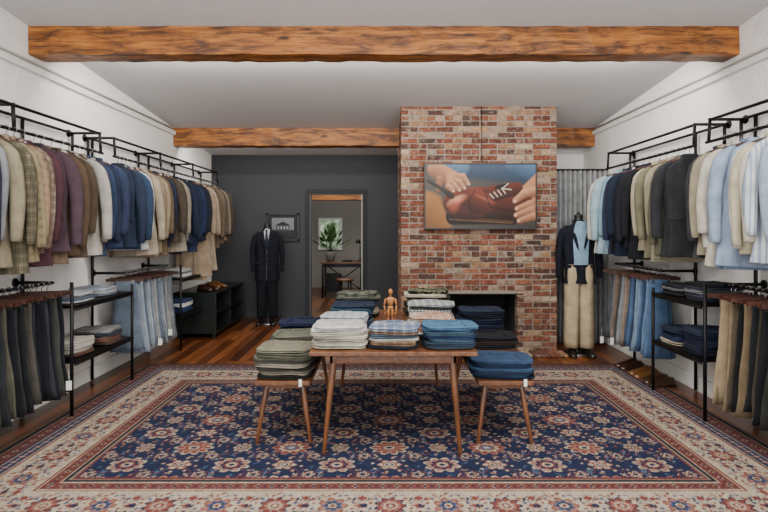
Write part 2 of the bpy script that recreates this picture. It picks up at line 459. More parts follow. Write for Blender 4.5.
# low stool in the back room
mb = MB(); mb.lathe([(.02, .44), (.17, .445), (.18, .46), (.17, .485), (.02, .49)], (-.78, 10.25, 0), 24, 0)
for a in range(4):
    an = a*math.pi/2+.6; mb.tube([(-.78+.19*math.cos(an), 10.25+.19*math.sin(an), 0), (-.78+.12*math.cos(an), 10.25+.12*math.sin(an), .45)], .014, 8, 1)
mb.obj('round_stool', [WALNUT, BLACK])
mb = MB(); mb.lathe([(.07, 0), (.09, .02), (.11, .2), (.10, .21)], (-1.17, 11.2, .772), 16, 1)
LEAF = plain('leaf_green', '#2c4c20', .5)
for k in range(46):
    a = random.uniform(0, 6.28); el = random.uniform(.35, 1.45); r = random.uniform(.2, .52)
    p = Vector((-1.17, 11.2, .96)); q = p+Vector((math.cos(a)*math.cos(el)*.8, math.sin(a)*math.cos(el)*.8, math.sin(el)))*r
    mb.tube([p, (p+q)/2+Vector((0, 0, .03)), q], .003, 5, 0)
    d = (q-p).normalized(); sd = d.cross(Vector((0, 0, 1))).normalized()*.05
    mb.patch([[q-sd*.2, q+sd*.2], [q+d*.05-sd, q+d*.05+sd], [q+d*.12-sd*.8, q+d*.12+sd*.8-Vector((0, 0, .01))], [q+d*.18, q+d*.18]], 0)
mb.obj('potted_plant', [LEAF, plain('ceramic_grey', '#5c5a56', .7)])

# ------------------------------------------------------------------ painted flat grids
def colour_grid(name, cols, place, mat, parent=None):
    ny, nx = cols.shape[:2]
    U, V = np.meshgrid(np.linspace(0, 1, nx), np.linspace(0, 1, ny))
    P = place(U, V).reshape(-1, 3)
    idx = np.arange(nx*ny).reshape(ny, nx)
    F = np.stack([idx[:-1, :-1], idx[:-1, 1:], idx[1:, 1:], idx[1:, :-1]], -1).reshape(-1, 4)
    c = P.mean(0); P = P-c
    me = bpy.data.meshes.new(name)
    me.vertices.add(len(P)); me.vertices.foreach_set('co', P.ravel().astype(np.float32))
    me.loops.add(F.size); me.loops.foreach_set('vertex_index', F.ravel().astype(np.int32))
    me.polygons.add(len(F)); me.polygons.foreach_set('loop_start', (np.arange(len(F))*4).astype(np.int32))
    me.update(calc_edges=True); me.validate()
    ca = me.color_attributes.new('Col', 'FLOAT_COLOR', 'POINT')
    rgba = np.concatenate([cols.reshape(-1, 3), np.ones((nx*ny, 1))], 1)
    ca.data.foreach_set('color', rgba.ravel().astype(np.float32))
    me.materials.append(mat)
    o = bpy.data.objects.new(name, me); COL.objects.link(o); o.location = c
    if parent: o.parent = parent; o.location = Vector(c)-Vector(parent.location)
    return o

L = lambda h: np.array(lin(h))
# ------------------------------------------------------------------ rug
RX0, RX1, RY0, RY1 = -2.55, 2.62, 2.33, 5.6
def make_rug():
    W_, H_ = RX1-RX0, RY1-RY0; st = .0075
    nx, ny = int(W_/st), int(H_/st)
    xs = np.linspace(-W_/2, W_/2, nx); ys = np.linspace(-H_/2, H_/2, ny)
    X, Y = np.meshgrid(xs, ys)
    navy, rust, cream, lblue, pink, dark = L('#121b36'), L('#673029'), L('#978b7a'), L('#435870'), L('#80594e'), L('#10131f')
    tan = L('#75685a')
    img = np.tile(navy, (ny, nx, 1))
    def window(cx, cy, R):
        i0, i1 = np.searchsorted(xs, [cx-R, cx+R]); j0, j1 = np.searchsorted(ys, [cy-R, cy+R])
        return (slice(max(j0, 0), j1), slice(max(i0, 0), i1))
    def rosette(cx, cy, R, n, cs, rot=0, asp=1.0):
        w = window(cx, cy, R*1.3)
        if img[w].size == 0: return
        dx = (X[w]-cx)/asp; dy = Y[w]-cy
        r = np.hypot(dx, dy)/R; th = np.arctan2(dy, dx)+rot
        lv = [1.0, .86, .64, .44, .30, .15]
        for k, c in enumerate(cs):
            amp = (.34, .38, .30, .2, .1, 0)[k]
            rad = lv[k]*(1-amp+amp*np.abs(np.cos(n*th/2+(k//2 % 2)*math.pi/2)))
            img[w][r < rad] = c
    def leaf(cx, cy, Ln, ang, c, c2=None, fat=.26):
        w = window(cx, cy, Ln)
        if img[w].size == 0: return
        dx = X[w]-cx; dy = Y[w]-cy
        a = dx*math.cos(ang)+dy*math.sin(ang); b = -dx*math.sin(ang)+dy*math.cos(ang)
        b = b-.35*a*a/Ln
        img[w][(np.abs(a) < Ln) & (np.abs(b) < Ln*fat*(1-(a/Ln)**2))] = c
        if c2 is not None: img[w][(np.abs(a) < Ln*.7) & (np.abs(b) < Ln*.09*(1-(a/Ln)**2))] = c2
    sx, sy = .66, .50
    for ph, c in ((0, tan), (math.pi, rust)):
        for q in (1, -1):
            d = np.abs(((Y+q*.12*np.sin(2*math.pi*X/sx+ph)+.02*np.sin(2*math.pi*X/.11)) / (sy/2) + .5) % 1 - .5)*(sy/2)
            img[d < .0038] = c
    d = np.abs(((X+.1*np.sin(2*math.pi*Y/sy)) / (sx/2) + .5) % 1 - .5)*(sx/2); img[d < .0036] = lblue
    for i in range(-4, 5):
        for j in range(-4, 5):
            cx, cy = i*sx, j*sy
            rosette(cx, cy, .112, 10, [cream, rust, pink, rust, cream, navy] if (i+j) % 2 else [pink, rust, cream, rust, lblue, cream], 0, 1.2)
            rosette(cx+sx/2, cy+sy/2, .104, 8, [cream, pink, navy, rust, cream, navy], .3, 1.15)
            rosette(cx+sx/2, cy, .07, 8, [cream, tan, rust, cream, navy, cream], 0, .9)
            rosette(cx, cy+sy/2, .066, 6, [pink, cream, rust, cream, navy, cream], 0, 1.2)
            for ax, ay in ((.25, .25), (.75, .25), (.25, .75), (.75, .75)):
                rosette(cx+sx*ax, cy+sy*ay, .042, 5, [cream, rust, cream, navy])
                for q in range(5):
                    an = q*math.pi*.4+.7
                    leaf(cx+sx*ax+.078*math.cos(an), cy+sy*ay+.066*math.sin(an), .028, an+1.0, [lblue, cream, rust, tan, cream][q], [navy, rust, cream, rust, navy][q])
            for q in range(8):
                an = q*math.pi/4+.2
                leaf(cx+.168*math.cos(an), cy+.142*math.sin(an), .028, an+1.2, cream if q % 2 else rust, rust if q % 2 else cream)
                leaf(cx+sx/2+.156*math.cos(an), cy+sy/2+.136*math.sin(an), .025, an+.8, tan if q % 2 else lblue, navy)
                rosette(cx+sx/2+.112*math.cos(an+.4), cy+.095*math.sin(an+.4), .014, 5, [cream, rust])
                rosette(cx+.108*math.cos(an+.4), cy+sy/2+.095*math.sin(an+.4), .013, 5, [rust, cream])
    E = np.minimum(np.minimum(X+W_/2, W_/2-X), np.minimum(Y+H_/2, H_/2-Y))
    side = np.minimum(X+W_/2, W_/2-X) < np.minimum(Y+H_/2, H_/2-Y)
    S = np.where(side, Y, X)
    def band(a, b, c): img[(E >= a) & (E < b)] = c
    red2 = L('#5c2c28')
    band(0, .72, rust)
    band(0, .035, dark); band(.035, .045, tan); band(.045, .14, L('#4f2926'))
    band(.14, .152, navy); band(.152, .162, cream); band(.162, .235, L('#1f2a44')); band(.235, .245, cream); band(.245, .26, rust)
    band(.26, .56, L('#9a8e7c'))
    band(.56, .572, rust); band(.572, .582, cream); band(.582, .655, red2); band(.655, .665, cream); band(.665, .69, dark); band(.69, .70, tan); band(.70, .72, red2)
    for a, per, c1, c2 in ((.095, .085, tan, navy), (.2, .075, pink, cream), (.618, .08, tan, navy)):
        q = (S/per) % 1-.5; rr = np.hypot(q*per, E-a)
        m = rr < .024*(.7+.3*np.cos(4*np.arctan2(E-a, q*per))); img[m] = c1
        img[rr < .009] = c2
        q2 = np.abs(((S/per+.5) % 1)-.5)*per; img[(np.hypot(q2, E-a) < .008)] = c2
    inner = (E > .262) & (E < .558)
    for am, per, c, wd in ((.085, .62, rust, .005), (-.085, .62, L('#3a4a68'), .0045), (.05, .31, L('#7c5a4c'), .004), (-.1, .31, rust, .003)):
        d = np.abs(E-(.41+am*np.sin(2*math.pi*S/per))); img[inner & (d < wd)] = c
    def border_motif(s_, o, fn):
        for sg in (-1, 1):
            if abs(s_) < W_/2-o-.02: fn(s_, sg*(H_/2-o))
            if abs(s_) < H_/2-o-.02: fn(sg*(W_/2-o), s_)
    bb = L('#33435f')
    for k in range(-9, 10):
        s_ = k*.31
        if k % 2 == 0: border_motif(s_, .41, lambda a, b: rosette(a, b, .090, 9, [navy, rust, pink, cream, rust, cream]))
        else: border_motif(s_, .41, lambda a, b: rosette(a, b, .084, 7, [rust, pink, bb, navy, cream, rust]))
        border_motif(s_+.155, .335, lambda a, b: rosette(a, b, .038, 6, [rust, cream, navy]))
        border_motif(s_+.155, .485, lambda a, b: rosette(a, b, .038, 6, [bb, cream, rust]))
        border_motif(s_+.155, .41, lambda a, b: rosette(a, b, .028, 5, [rust, pink, navy]))
        for q in range(12):
            an = q*.5236
            border_motif(s_+.13*math.cos(an), .41+.125*math.sin(an), lambda a, b: leaf(a, b, .024, q*1.3, [rust, navy, bb, rust, L('#7c5a4c')][q % 5], None, .3))
            border_motif(s_+.112*math.cos(an+.26), .41+.105*math.sin(an+.26), lambda a, b: rosette(a, b, .011, 5, [rust if q % 2 else bb]))
    n = rng.rand(ny//6+2, nx//6+2); n = np.kron(n, np.ones((6, 6)))[:ny, :nx]
    img *= (.86+.2*n)[..., None]; img *= (.78+.44*rng.rand(ny, nx))[..., None]
    img = np.clip(img, 0, 1)
    e = empty('persian_rug', ((RX0+RX1)/2, (RY0+RY1)/2, 0))
    T = .014
    def place(U, V):
        return np.stack([RX0+U*W_, RY0+V*H_, np.full_like(U, T)], -1)
    colour_grid('pile', img, place, mat_attr('rug_pile', .95, .25, 260, .5), e)
    mb = MB(); mb.b2((RX0, RY0, .001), (RX1, RY1, T-.001)); mb.obj('backing', [plain('rug_edge', '#3a1c1e', .95)], parent=e)
    mb = MB()
    for y_ in np.arange(RY0, RY1, .02):
        for x_, sg in ((RX0, -1), (RX1, 1)):
            mb.box((x_+sg*.02, y_+random.uniform(-.003, .003), .005), (.04, .006, .006), rz=random.uniform(-.15, .15))
    mb.obj('fringe', [plain('fringe', '#5a4638', .95)], parent=e)
make_rug()

# ------------------------------------------------------------------ brick fireplace
FX0, FX1, FY, FYB = .204, 2.078, 6.15, 7.5
OX0, OX1, OZ = .70, 1.60, .70
fp = empty('brick_fireplace', ((FX0+FX1)/2, FY+.5, 0))
mb = MB()
g = .006
zt = zc(FY)+.02
mb.b2((FX0+g, FY+g, 0), (OX0-g, FYB, zt)); mb.b2((OX1+g, FY+g, 0), (FX1-g, FYB, zt))
mb.b2((OX0-g, FY+g, OZ+g), (OX1+g, FYB, zt)); mb.b2((OX0-g, FY+.62, 0), (OX1+g, FYB, OZ+g))
mb.obj('mortar_core', [plain('mortar', '#7a7066', .95, bump=.6, bscale=60)], parent=fp)
mb = MB(); mb.b2((OX0-.012, FY+.13, 0.001), (OX0, FY+.61, OZ)); mb.b2((OX1, FY+.13, 0.001), (OX1+.012, FY+.61, OZ)); mb.b2((OX0, FY+.6, 0.001), (OX1, FY+.62, OZ)); mb.b2((OX0, FY+.13, OZ), (OX1, FY+.61, OZ+.01))
mb.obj('soot_firebox', [plain('soot', '#080707', .95, bump=.3)], parent=fp)
mb = MB(); mb.b2((OX0-.08, FY-.006, OZ-.0), (OX1+.08, FY+.1, OZ+.012)); mb.obj('iron_lintel', [BLACK], parent=fp)
pal = ['#764029', '#683623', '#824d34', '#5a3122', '#8a5a40', '#723b26', '#4e3028', '#96704f', '#663c2b', '#7a452f', '#6f4030', '#8a6c54', '#443029', '#9c8468', '#75422c', '#6b3d29']
BV = []; BF = []; BC = []
def brick(x0, x1, y0, y1, z0, z1):
    j = lambda a=.0042: random.uniform(-a, a)
    o = len(BV); c = L(random.choice(pal))*random.uniform(.66, 1.02)
    if random.random() < .14: c = c*.5+L('#a39684')*.5
    for x in (x0, x1):
        for y in (y0, y1):
            for z in (z0, z1):
                BV.append((x+j(), y+j(.005), z+j())); BC.append((*c, 1))
    BF.extend([tuple(i+o for i in f) for f in ((0, 1, 3, 2), (4, 6, 7, 5), (0, 4, 5, 1), (2, 3, 7, 6), (0, 2, 6, 4), (1, 5, 7, 3))])
bl, bh, mo = .200, .056, .012
row = 0; z = .004
while z < zt-.02:
    off = 0 if row % 2 else -bl/2-mo/2
    header = (row % 6 == 5)
    l = (bl-mo)/2 if header else bl
    x = FX0+off*(.5 if header else 1)
    z1 = min(z+bh, zt)
    while x < FX1:
        a, b = max(x, FX0), min(x+l, FX1)
        if b-a > .02:
            segs = [(a, b)]
            if z < OZ-.01:
                segs = []
                if a < OX0: segs.append((a, min(b, OX0)))
                if b > OX1: segs.append((max(a, OX1), b))
            for p, q in segs:
                if q-p > .015: brick(p, q, FY+random.uniform(-.006, .003), FY+.1, z, z1)
        x += l+mo
    for xs_, sg in ((FX0, 1), (FX1, -1)):
        y = FY+.11+(0 if row % 2 else .1)
        if row % 2 == 0: brick(xs_ if sg > 0 else xs_-.1, xs_+.1 if sg > 0 else xs_, FY+.11, FY+.2, z, z1)
        while y < FYB:
            a, b = xs_, xs_+sg*.09
            brick(min(a, b), max(a, b), y, min(y+bl, FYB), z, z1); y += bl+mo
    z += bh+mo; row += 1
def brick_obj(name, parent):
    me = bpy.data.meshes.new(name); me.from_pydata(BV, [], BF)
    ca = me.color_attributes.new('Col', 'FLOAT_COLOR', 'POINT'); ca.data.foreach_set('color', np.array(BC, dtype=np.float32).ravel())
    m, nt, b = new_mat('brick_'+name)
    a = nt.nodes.new('ShaderNodeVertexColor'); a.layer_name = 'Col'
    v = mapping(nt)
    o1 = mixc(nt, 1., a.outputs['Color'], ramp(nt, noise(nt, v, 30, 7, .75), [(.3, (.42, .40, .38)), (.65, (1.3, 1.26, 1.22))]), 'MULTIPLY')
    o1 = mixc(nt, ramp(nt, noise(nt, v, 15, 9, .85), [(.52, (0, 0, 0)), (.64, (.62, .62, .62))]), o1, '#9a8c7d')
    o1 = mixc(nt, ramp(nt, noise(nt, mapping(nt, loc=(5, 3, 1)), 9, 9, .8), [(.52, (0, 0, 0)), (.66, (.78, .78, .78))]), o1, '#241916')
    nt.links.new(o1, b.inputs['Base Color']); b.inputs['Roughness'].default_value = .92
    bump(nt, b, noise(nt, v, 60, 7, .7), 1.0, .016)
    me.materials.append(m)
    o = bpy.data.objects.new(name, me); COL.objects.link(o)
    bm = o.modifiers.new('b', 'BEVEL'); bm.width = .006; bm.segments = 2
    o.parent = parent; o.location = -Vector(parent.location)
    return o
brick_obj('bricks', fp)
BV.clear(); BF.clear(); BC.clear()
x = FX0-.05
while x < FX1+.02:
    brick(x, min(x+.095, FX1+.05), FY-.24, FY-.01, .005, .035); x += .105
brick_obj('hearth', fp)

# ------------------------------------------------------------------ shoe picture
def picture():
    px0, px1, py0, py1 = 424., 533., 165., 228.
    nx, ny = 400, 232
    U, V = np.meshgrid(np.linspace(px0, px1, nx), np.linspace(py1, py0, ny))
    img = np.zeros((ny, nx, 3))+L('#3c3935')
    img = img*(1-((U-px0)/(px1-px0))[..., None]*.4)
    def smooth(d, s): return np.clip(.5-d/s, 0, 1)[..., None]
    def ell(cx, cy, a, b, ang, c, c2=None, s=.12):
        nonlocal img
        t = math.radians(ang); dx, dy = U-cx, V-cy
        p = dx*math.cos(t)+dy*math.sin(t); q = -dx*math.sin(t)+dy*math.cos(t)
        r = np.sqrt((p/a)**2+(q/b)**2); m = smooth(r-1, s)
        col = L(c)*.8
        if c2 is not None:
            h = np.clip((-q/b*.5+.5), 0, 1)[..., None]**1.5; col = L(c)*(1-h)*.8+L(c2)*h*.8
        img = img*(1-m)+col*m
    def cap(x0, y0, x1, y1, r0, r1, c, c2=None, s=1.2):
        nonlocal img
        dx, dy = x1-x0, y1-y0; l2 = dx*dx+dy*dy
        t = np.clip(((U-x0)*dx+(V-y0)*dy)/l2, 0, 1)
        ex, ey = U-(x0+t*dx), V-(y0+t*dy); d = np.hypot(ex, ey); rr = r0+(r1-r0)*t
        m = smooth(d-rr, s); col = L(c)*.8
        if c2 is not None:
            h = np.clip(.5-ey/rr*.5, 0, 1)[..., None]**1.3; col = (L(c)*(1-h)+L(c2)*h)*.8
        img = img*(1-m)+col*m
    cap(424, 214, 440, 228, 22, 10, '#4f341e', '#93622f', 5)
    cap(468, 166, 520, 168, 13, 16, '#1e2d40', '#3f566f', 5)
    cap(432, 166, 458, 168, 6, 9, '#30495f', '#5f7f9c', 3)
    cap(512, 164, 542, 174, 9, 13, '#273d56', '#587795', 3)
    cap(542, 184, 526, 198, 13, 12, '#6a3e2b', '#b8835f', 2)
    cap(452, 217, 512, 219, 8.0, 5.0, '#140907', '#241009')
    cap(458, 220, 510, 223, 2.4, 2.0, '#0e0605', '#4b2f1a')
    cap(478, 200, 518, 204, 13, 12.5, '#2a0f0b', '#5e2718', 1.5)
    cap(490, 194, 514, 189, 8, 6.5, '#280d09', '#5c2416', 1.5)
    ell(463, 206, 22, 14.5, 14, '#210a07', '#6e2e1e', .12)
    ell(474, 201, 18, 12, 24, '#290e0a', '#6e2e1e', .25)
    ell(455, 201, 8.5, 3.4, -28, '#a8593f', '#d09a7e', 1.0)
    ell(452, 207, 4, 5, 20, '#743523', '#8d4a34', 1.4)
    ell(482, 199, 9, 1.4, 24, '#743a26', '#8f4e38', 1.4)
    cap(473, 191, 467, 201, .5, .5, '#100302'); cap(467, 201, 470, 217, .5, .5, '#100302')
    cap(482, 190, 488, 207, .5, .5, '#100302'); cap(488, 207, 512, 212, .5, .5, '#100302')
    for k in range(30): cap(448+k*2.1, 219.4+k*.13, 448.7+k*2.1, 219.45+k*.13, .3, .3, '#7c6040', None, .6)
    ell(499, 187, 7, 2.2, -12, '#100504', '#170604', .3)
    for i in range(4):
        cap(488+i*3.9, 194.5-i*1.9, 491.5+i*3.9, 198.5-i*1.5, .55, .5, '#a89c8b', '#c9c0b0', .8)
    cap(500, 189, 506, 184, .5, .45, '#bdb3a2', None, .8); cap(500, 189, 509, 190, .5, .45, '#bdb3a2', None, .8)
    cap(434, 170, 450, 179, 8, 8, '#6c412e', '#b37f5c', 2)
    for i, (x1, y1, xm, ym) in enumerate(((466, 184, 461, 177), (462, 188, 457, 182), (457, 190, 452, 186), (451, 191, 447, 187))):
        cap(448, 177+i*2.2, xm, ym, 3.4, 3.0, '#6c402d', '#ba8563'); cap(xm, ym, x1, y1, 3.0, 2.2, '#683d2a', '#c69270')
        ell(x1+.8, y1+.6, 1.3, 1.0, 30, '#c9a088', None, .5)
    cap(438, 180, 437, 190, 3.4, 2.6, '#5c3525', '#a5724e')
    cap(427, 181, 446, 193, 1.8, 2.2, '#0e0b0a', '#3a3430'); ell(448, 195, 5.5, 3.2, 35, '#120c0a', '#33261e', .3)
    for i, (x0, y0, x1, y1) in enumerate(((527, 205, 515, 209), (528, 211, 514, 215.5), (530, 217, 517, 221))):
        cap(538, y0-4, x0, y0, 4.6, 4.1, '#5f3624', '#b07c5a'); cap(x0, y0, x1, y1, 4.0, 2.7, '#643a28', '#bd8a68')
        ell(x1-.6, y1-.2, 1.6, 1.2, -20, '#c9a088', None, .5)
    cap(532, 192, 522, 194, 5, 4.2, '#6c402d', '#bf8e6c'); cap(522, 194, 513, 201, 4.0, 2.8, '#6c402d', '#c69472'); ell(512.5, 201.6, 1.8, 1.3, -35, '#c9a088', None, .5)
    img *= (.94+.1*rng.rand(ny, nx))[..., None]
    s = FY/512.
    x0 = (px0-383)*s; x1 = (px1-383)*s; z1 = 1.5-(py0-228)*s; z0 = 1.5-(py1-228)*s
    e = empty('shoe_artwork_screen', ((x0+x1)/2, FY-.05, z0))
    yy = FY-.062
    colour_grid('picture', np.clip(img, 0, 1), lambda U, V: np.stack([x0+U*(x1-x0), np.full_like(U, yy), z0+V*(z1-z0)], -1), mat_attr('print', .45), e)
    mb = MB(); t = .014
    mb.b2((x0-t, FY-.058, z0-t), (x1+t, FY-.012, z1+t))
    mb.b2((x0-t, FY-.07, z0-t), (x0, FY-.05, z1+t)); mb.b2((x1, FY-.07, z0-t), (x1+t, FY-.05, z1+t))
    mb.b2((x0, FY-.07, z0-t), (x1, FY-.05, z0)); mb.b2((x0, FY-.07, z1), (x1, FY-.05, z1+t))
    mb.tube([(1.17, FY-.016, z1), (1.17, FY-.016, zc(FY))], .004)
    mb.obj('frame', [BLKW], parent=e)
picture()

def small_print():
    x0, x1, z0, z1 = -1.97, -1.42, 1.28, 1.75; y = YB
    ny, nx = 60, 80; U, V = np.meshgrid(np.linspace(0, 1, nx), np.linspace(0, 1, ny))
    img = np.zeros((ny, nx, 3))+L('#62666b')
    img[V < .35] = L('#202224')
    img[(U > .2) & (U < .8) & (V > .3) & (V < .62)] = L('#3a3c3f')
    img[(V > .6) & (V < .8) & (np.abs(U-.5) < (.8-V)*1.7)] = L('#17191c')
    for k in range(4): img[(np.abs(U-(.29+.14*k)) < .035) & (V > .4) & (V < .54)] = L('#8a8d8f')
    e = empty('framed_print', ((x0+x1)/2, y-.02, z0))
    colour_grid('print', img, lambda U, V: np.stack([x0+.09+U*(x1-x0-.18), np.full_like(U, y-.021), z0+.08+V*(z1-z0-.16)], -1), mat_attr('print2', .5), e)
    mb = MB(); mb.b2((x0, y-.02, z0), (x1, y, z1), 1)
    for a, b in (((x0, z0), (x0+.03, z1)), ((x1-.03, z0), (x1, z1)), ((x0, z0), (x1, z0+.03)), ((x0, z1-.03), (x1, z1))):
        mb.b2((a[0], y-.035, a[1]), (b[0], y-.005, b[1]), 0)
    mb.obj('frame', [BLKW, plain('mat_board', '#15161a', .8)], parent=e)
small_print()

# ------------------------------------------------------------------ clothing racks
WF = WALL-.002
def rack(s, y0, y1, lower=(), shelves=(), posts=()):
    mb = MB(); r = .013; X = lambda x: s*x; zt_ = 2.37
    mb.tube([(X(2.86), y0, zt_), (X(2.86), y1, zt_)], r); mb.tube([(X(2.6), y0-.03, ZR), (X(2.6), y1+.03, ZR)], r)
    mb.tube([(X(2.62), y0, zt_), (X(2.62), y1, zt_)], r)
    n = max(2, int((y1-y0)/1.0)+1)
    for y in np.linspace(y0, y1, n):
        mb.tube([(X(WF), y, zt_), (X(2.6), y, zt_)], r); mb.tube([(X(2.61), y, zt_), (X(2.6), y, ZR)], r)
        mb.tube([(X(2.86), y, zt_), (X(2.86), y, 2.2)], r)
        mb.tube([(X(WF), y, zt_), (X(WF-.008), y, zt_)], .035, 14)
    for a, b, z in lower:
        mb.tube([(X(2.6), a, z), (X(2.6), b, z)], r)
        for y in (a, b): mb.tube([(X(WF), y, z), (X(2.6), y, z)], r); mb.tube([(X(WF), y, z), (X(WF-.008), y, z)], .035, 14)
    for a, b, z in shelves:
        mb.b2((X(2.87), a, z-.012), (X(2.45), b, z+.012))
        mb.tube([(X(2.46), a, z-.02), (X(2.46), b, z-.02)], .01)
    for y, x, z in posts: mb.tube([(X(x), y, .0145), (X(x), y, z)], .014, 8)
    mb.obj('clothing_rack', [BLACK])
rack(-1, 2.5, 4.7, [(2.5, 4.02, 1.07)], [(4.08, 5.0, .87), (4.08, 5.0, .43)], [(4.05, 2.47, 1.07), (5.02, 2.47, .95), (4.05, 2.86, 2.37), (5.02, 2.86, 2.37)])
rack(-1, 4.95, 8.0, [(5.1, 6.15, 1.05)], [(6.25, 6.85, .87), (6.25, 6.85, .43)], [(6.22, 2.47, 1.05), (6.22, 2.86, 2.37)])
rack(1, 2.4, 4.1, [(2.4, 3.9, 1.07)], [(3.97, 4.68, .90), (3.97, 4.68, .47)], [(3.94, 2.47, 1.07), (4.7, 2.47, .95), (3.94, 2.86, 2.37), (4.7, 2.86, 2.37)])
rack(1, 4.3, 5.95, [(4.76, 5.75, 1.1)], [], [(5.85, 2.86, 2.37)])

pl = lambda a, b: (a, 'plaid', b)
left1 = ['#30364e', '#8b8ca0', '#2b3350', '#9a9ba6', '#6f7086', '#a2a3ab', '#2a3048', '#8f9098', '#9a8e6e', pl('#86795a', '#4d4a34'), pl('#80744f', '#a89668'),
         pl('#6f5a45', '#a98a68'), pl('#a89a80', '#6a5040'), '#5c3440', '#5b4250', '#80644a', '#6b523a', '#5c4a36', '#c0bbae', '#a8977c', '#2f4468', '#26324e', '#2e3c60', '#5c4a36']
hang_row('hanging_jackets', 'jacket', -1, 2.6, 4.62, .092, left1)
left2 = ['#26334f', '#2b4364', '#c8cacd', '#ac9a80', '#948060', '#a08c6a', '#6b553e', '#23283a', '#2a3350', '#4d4034', '#a29276', '#9b8e78', '#8b8884',
         '#30344a', '#232c47', '#263459', '#1f2638', '#2b3a66', '#202a44', '#262b38', {'c': '#b09676', 'L': 1.35, 'k': 'coat'}, {'c': '#b89e7a', 'L': 1.4, 'k': 'coat'},
         {'c': '#a88c68', 'L': 1.38, 'k': 'coat'}, {'c': '#b8a284', 'L': 1.3, 'k': 'coat'}, '#6a5844', '#4e3e34', '#7a6850', '#5e5044', '#8f7a60', '#4a4038', '#5a4a40']
hang_row('hanging_jackets', 'jacket', -1, 5.0, 7.95, .10, left2)
right1 = ['#cfd9e6', '#e9e9e6', '#a9c3de', '#ccd5df', '#e4dcc4', '#8fb0d6', '#dfe6ee', '#a9c3de', ('#dfe8f2', 'stripe', '#8fa9cc'), '#ece4cc', '#d9cca6', '#f0efe9', '#9db7d8', '#7f9fcb', '#e8e0c8', '#efece2', '#b4a888', '#43474f']
hang_row('hanging_shirts', 'shirt', 1, 2.5, 4.0, .088, right1, 'shirt')
J = lambda c: {'c': c, 'k': 'jacket'}
right2 = [J('#34373c'), '#6f6a52', '#a39b78', '#aea685', '#857c5e', '#b5ab8a', J('#1b1d24'), J('#20242f'), J('#161c2a'), J('#1f2a44'), J('#12151c'), '#2b3a58', '#7fa9c0', '#9cc0cf', '#d9d4c4', '#c7bfae', '#e3e0d5', '#b9ae98']
hang_row('hanging_overshirts', 'overshirt', 1, 4.36, 5.72, .096, right2, 'shirt', turn=(10, 38))
tl1 = ['#2e333b', '#5a5c60', '#3b3a36', '#23262c', '#74767c', '#1d2430', '#4b4c50', '#2b3038', '#5c5f66', '#33363c', '#6c6e70', '#23262e', '#1c222e', '#3f4248', '#4d4b3c', '#2b2e34', '#5b5a4a', '#1b1f28', '#3a3b3c', '#22252b', '#555048', '#2e3440', '#1c2028', '#3c4048', '#262a33', '#494a45', '#20242c', '#33373f']
hang_row('hanging_trousers', 'trousers', -1, 2.55, 4.0, .052, tl1, 'trousers', 1.07, 2.6, (.82, .88))
tl2 = ['#6f8298', '#8a9bb0', '#9fb0c4', '#5f7288', '#8ea0b4', '#a9b4c0', '#7689a0', '#97a6b8', '#b0b4b4', '#6e8096', '#8b99a8', '#9aa8b6', '#75848f', '#a4a8a4', '#8a8f94', '#7d8c9c', '#5d6a78', '#a5adb5', '#8795a5']
hang_row('hanging_trousers', 'trousers', -1, 5.15, 6.1, .052, tl2, 'trousers', 1.05, 2.6, (.78, .84))
tr1 = ['#3a3d35', '#8a7048', '#1c1f26', '#3a3d35', '#5b4a30', '#2b2e3a', '#46483c', '#1b1d22', '#7c6644', '#2c2c2c', '#a0875e', '#55503c', '#23252b', '#6b5638', '#33352d', '#1e2026', '#4a4636', '#2c2f33', '#8b744e', '#1a1c20', '#5d5140', '#9c8560', '#b39a70', '#8f7750']
hang_row('hanging_trousers', 'trousers', 1, 2.5, 3.86, .058, tr1, 'trousers', 1.07, 2.6, (.80, .9))
tr2 = ['#4f76a4', '#6b93bd', '#33507d', '#5f83ad', '#7fa6c9', '#86abc9', '#2c4468', '#4a6f9c', '#3d5a80', '#9a8470', '#ab927a', '#8f9499', '#5a5f66', '#4a4f55', '#8a705c', '#7b7f85', '#50555c']
hang_row('hanging_trousers', 'trousers', 1, 4.82, 5.72, .052, tr2, 'trousers', 1.1, 2.6, (.78, .84))

# ------------------------------------------------------------------ folded stacks
def folded(mb, cx, cy, z, w, d, h, mi, rz=0):
    c, s_ = math.cos(rz), math.sin(rz); nu = 30
    tl = random.uniform(-.1, .1); n0 = random.uniform(0, 50)
    for lobe in (0, 1):
        hh = h*.5; zc_ = z+hh*(lobe+.5); dw = w*(.5-random.uniform(0, .022)); dd = d*(.5-random.uniform(0, .03))
        rs = []
        for k in np.linspace(-1, 1, 7):
            sc = (1-abs(k)**2.6)**(1/2.6) if abs(k) < 1 else 0.0
            sc = .88+.12*sc
            r = []
            for j in range(nu):
                t_ = 2*math.pi*j/nu
                e = 5.0
                x = math.copysign(abs(math.cos(t_))**(2/e), math.cos(t_))*dw*(sc*.3+.7)
                y = math.copysign(abs(math.sin(t_))**(2/e), math.sin(t_))*dd*sc
                nz = mnoise.noise(Vector((x*9+n0, y*9, k*.3)))
                x += .008*mnoise.noise(Vector((x*20, y*20, n0+lobe)))
                zz = zc_+k*hh*.53+.32*h*nz+x*tl*h
                r.append((cx+x*c-y*s_, cy+x*s_+y*c, zz))
            rs.append(r)
        mb.loft(rs, mi)

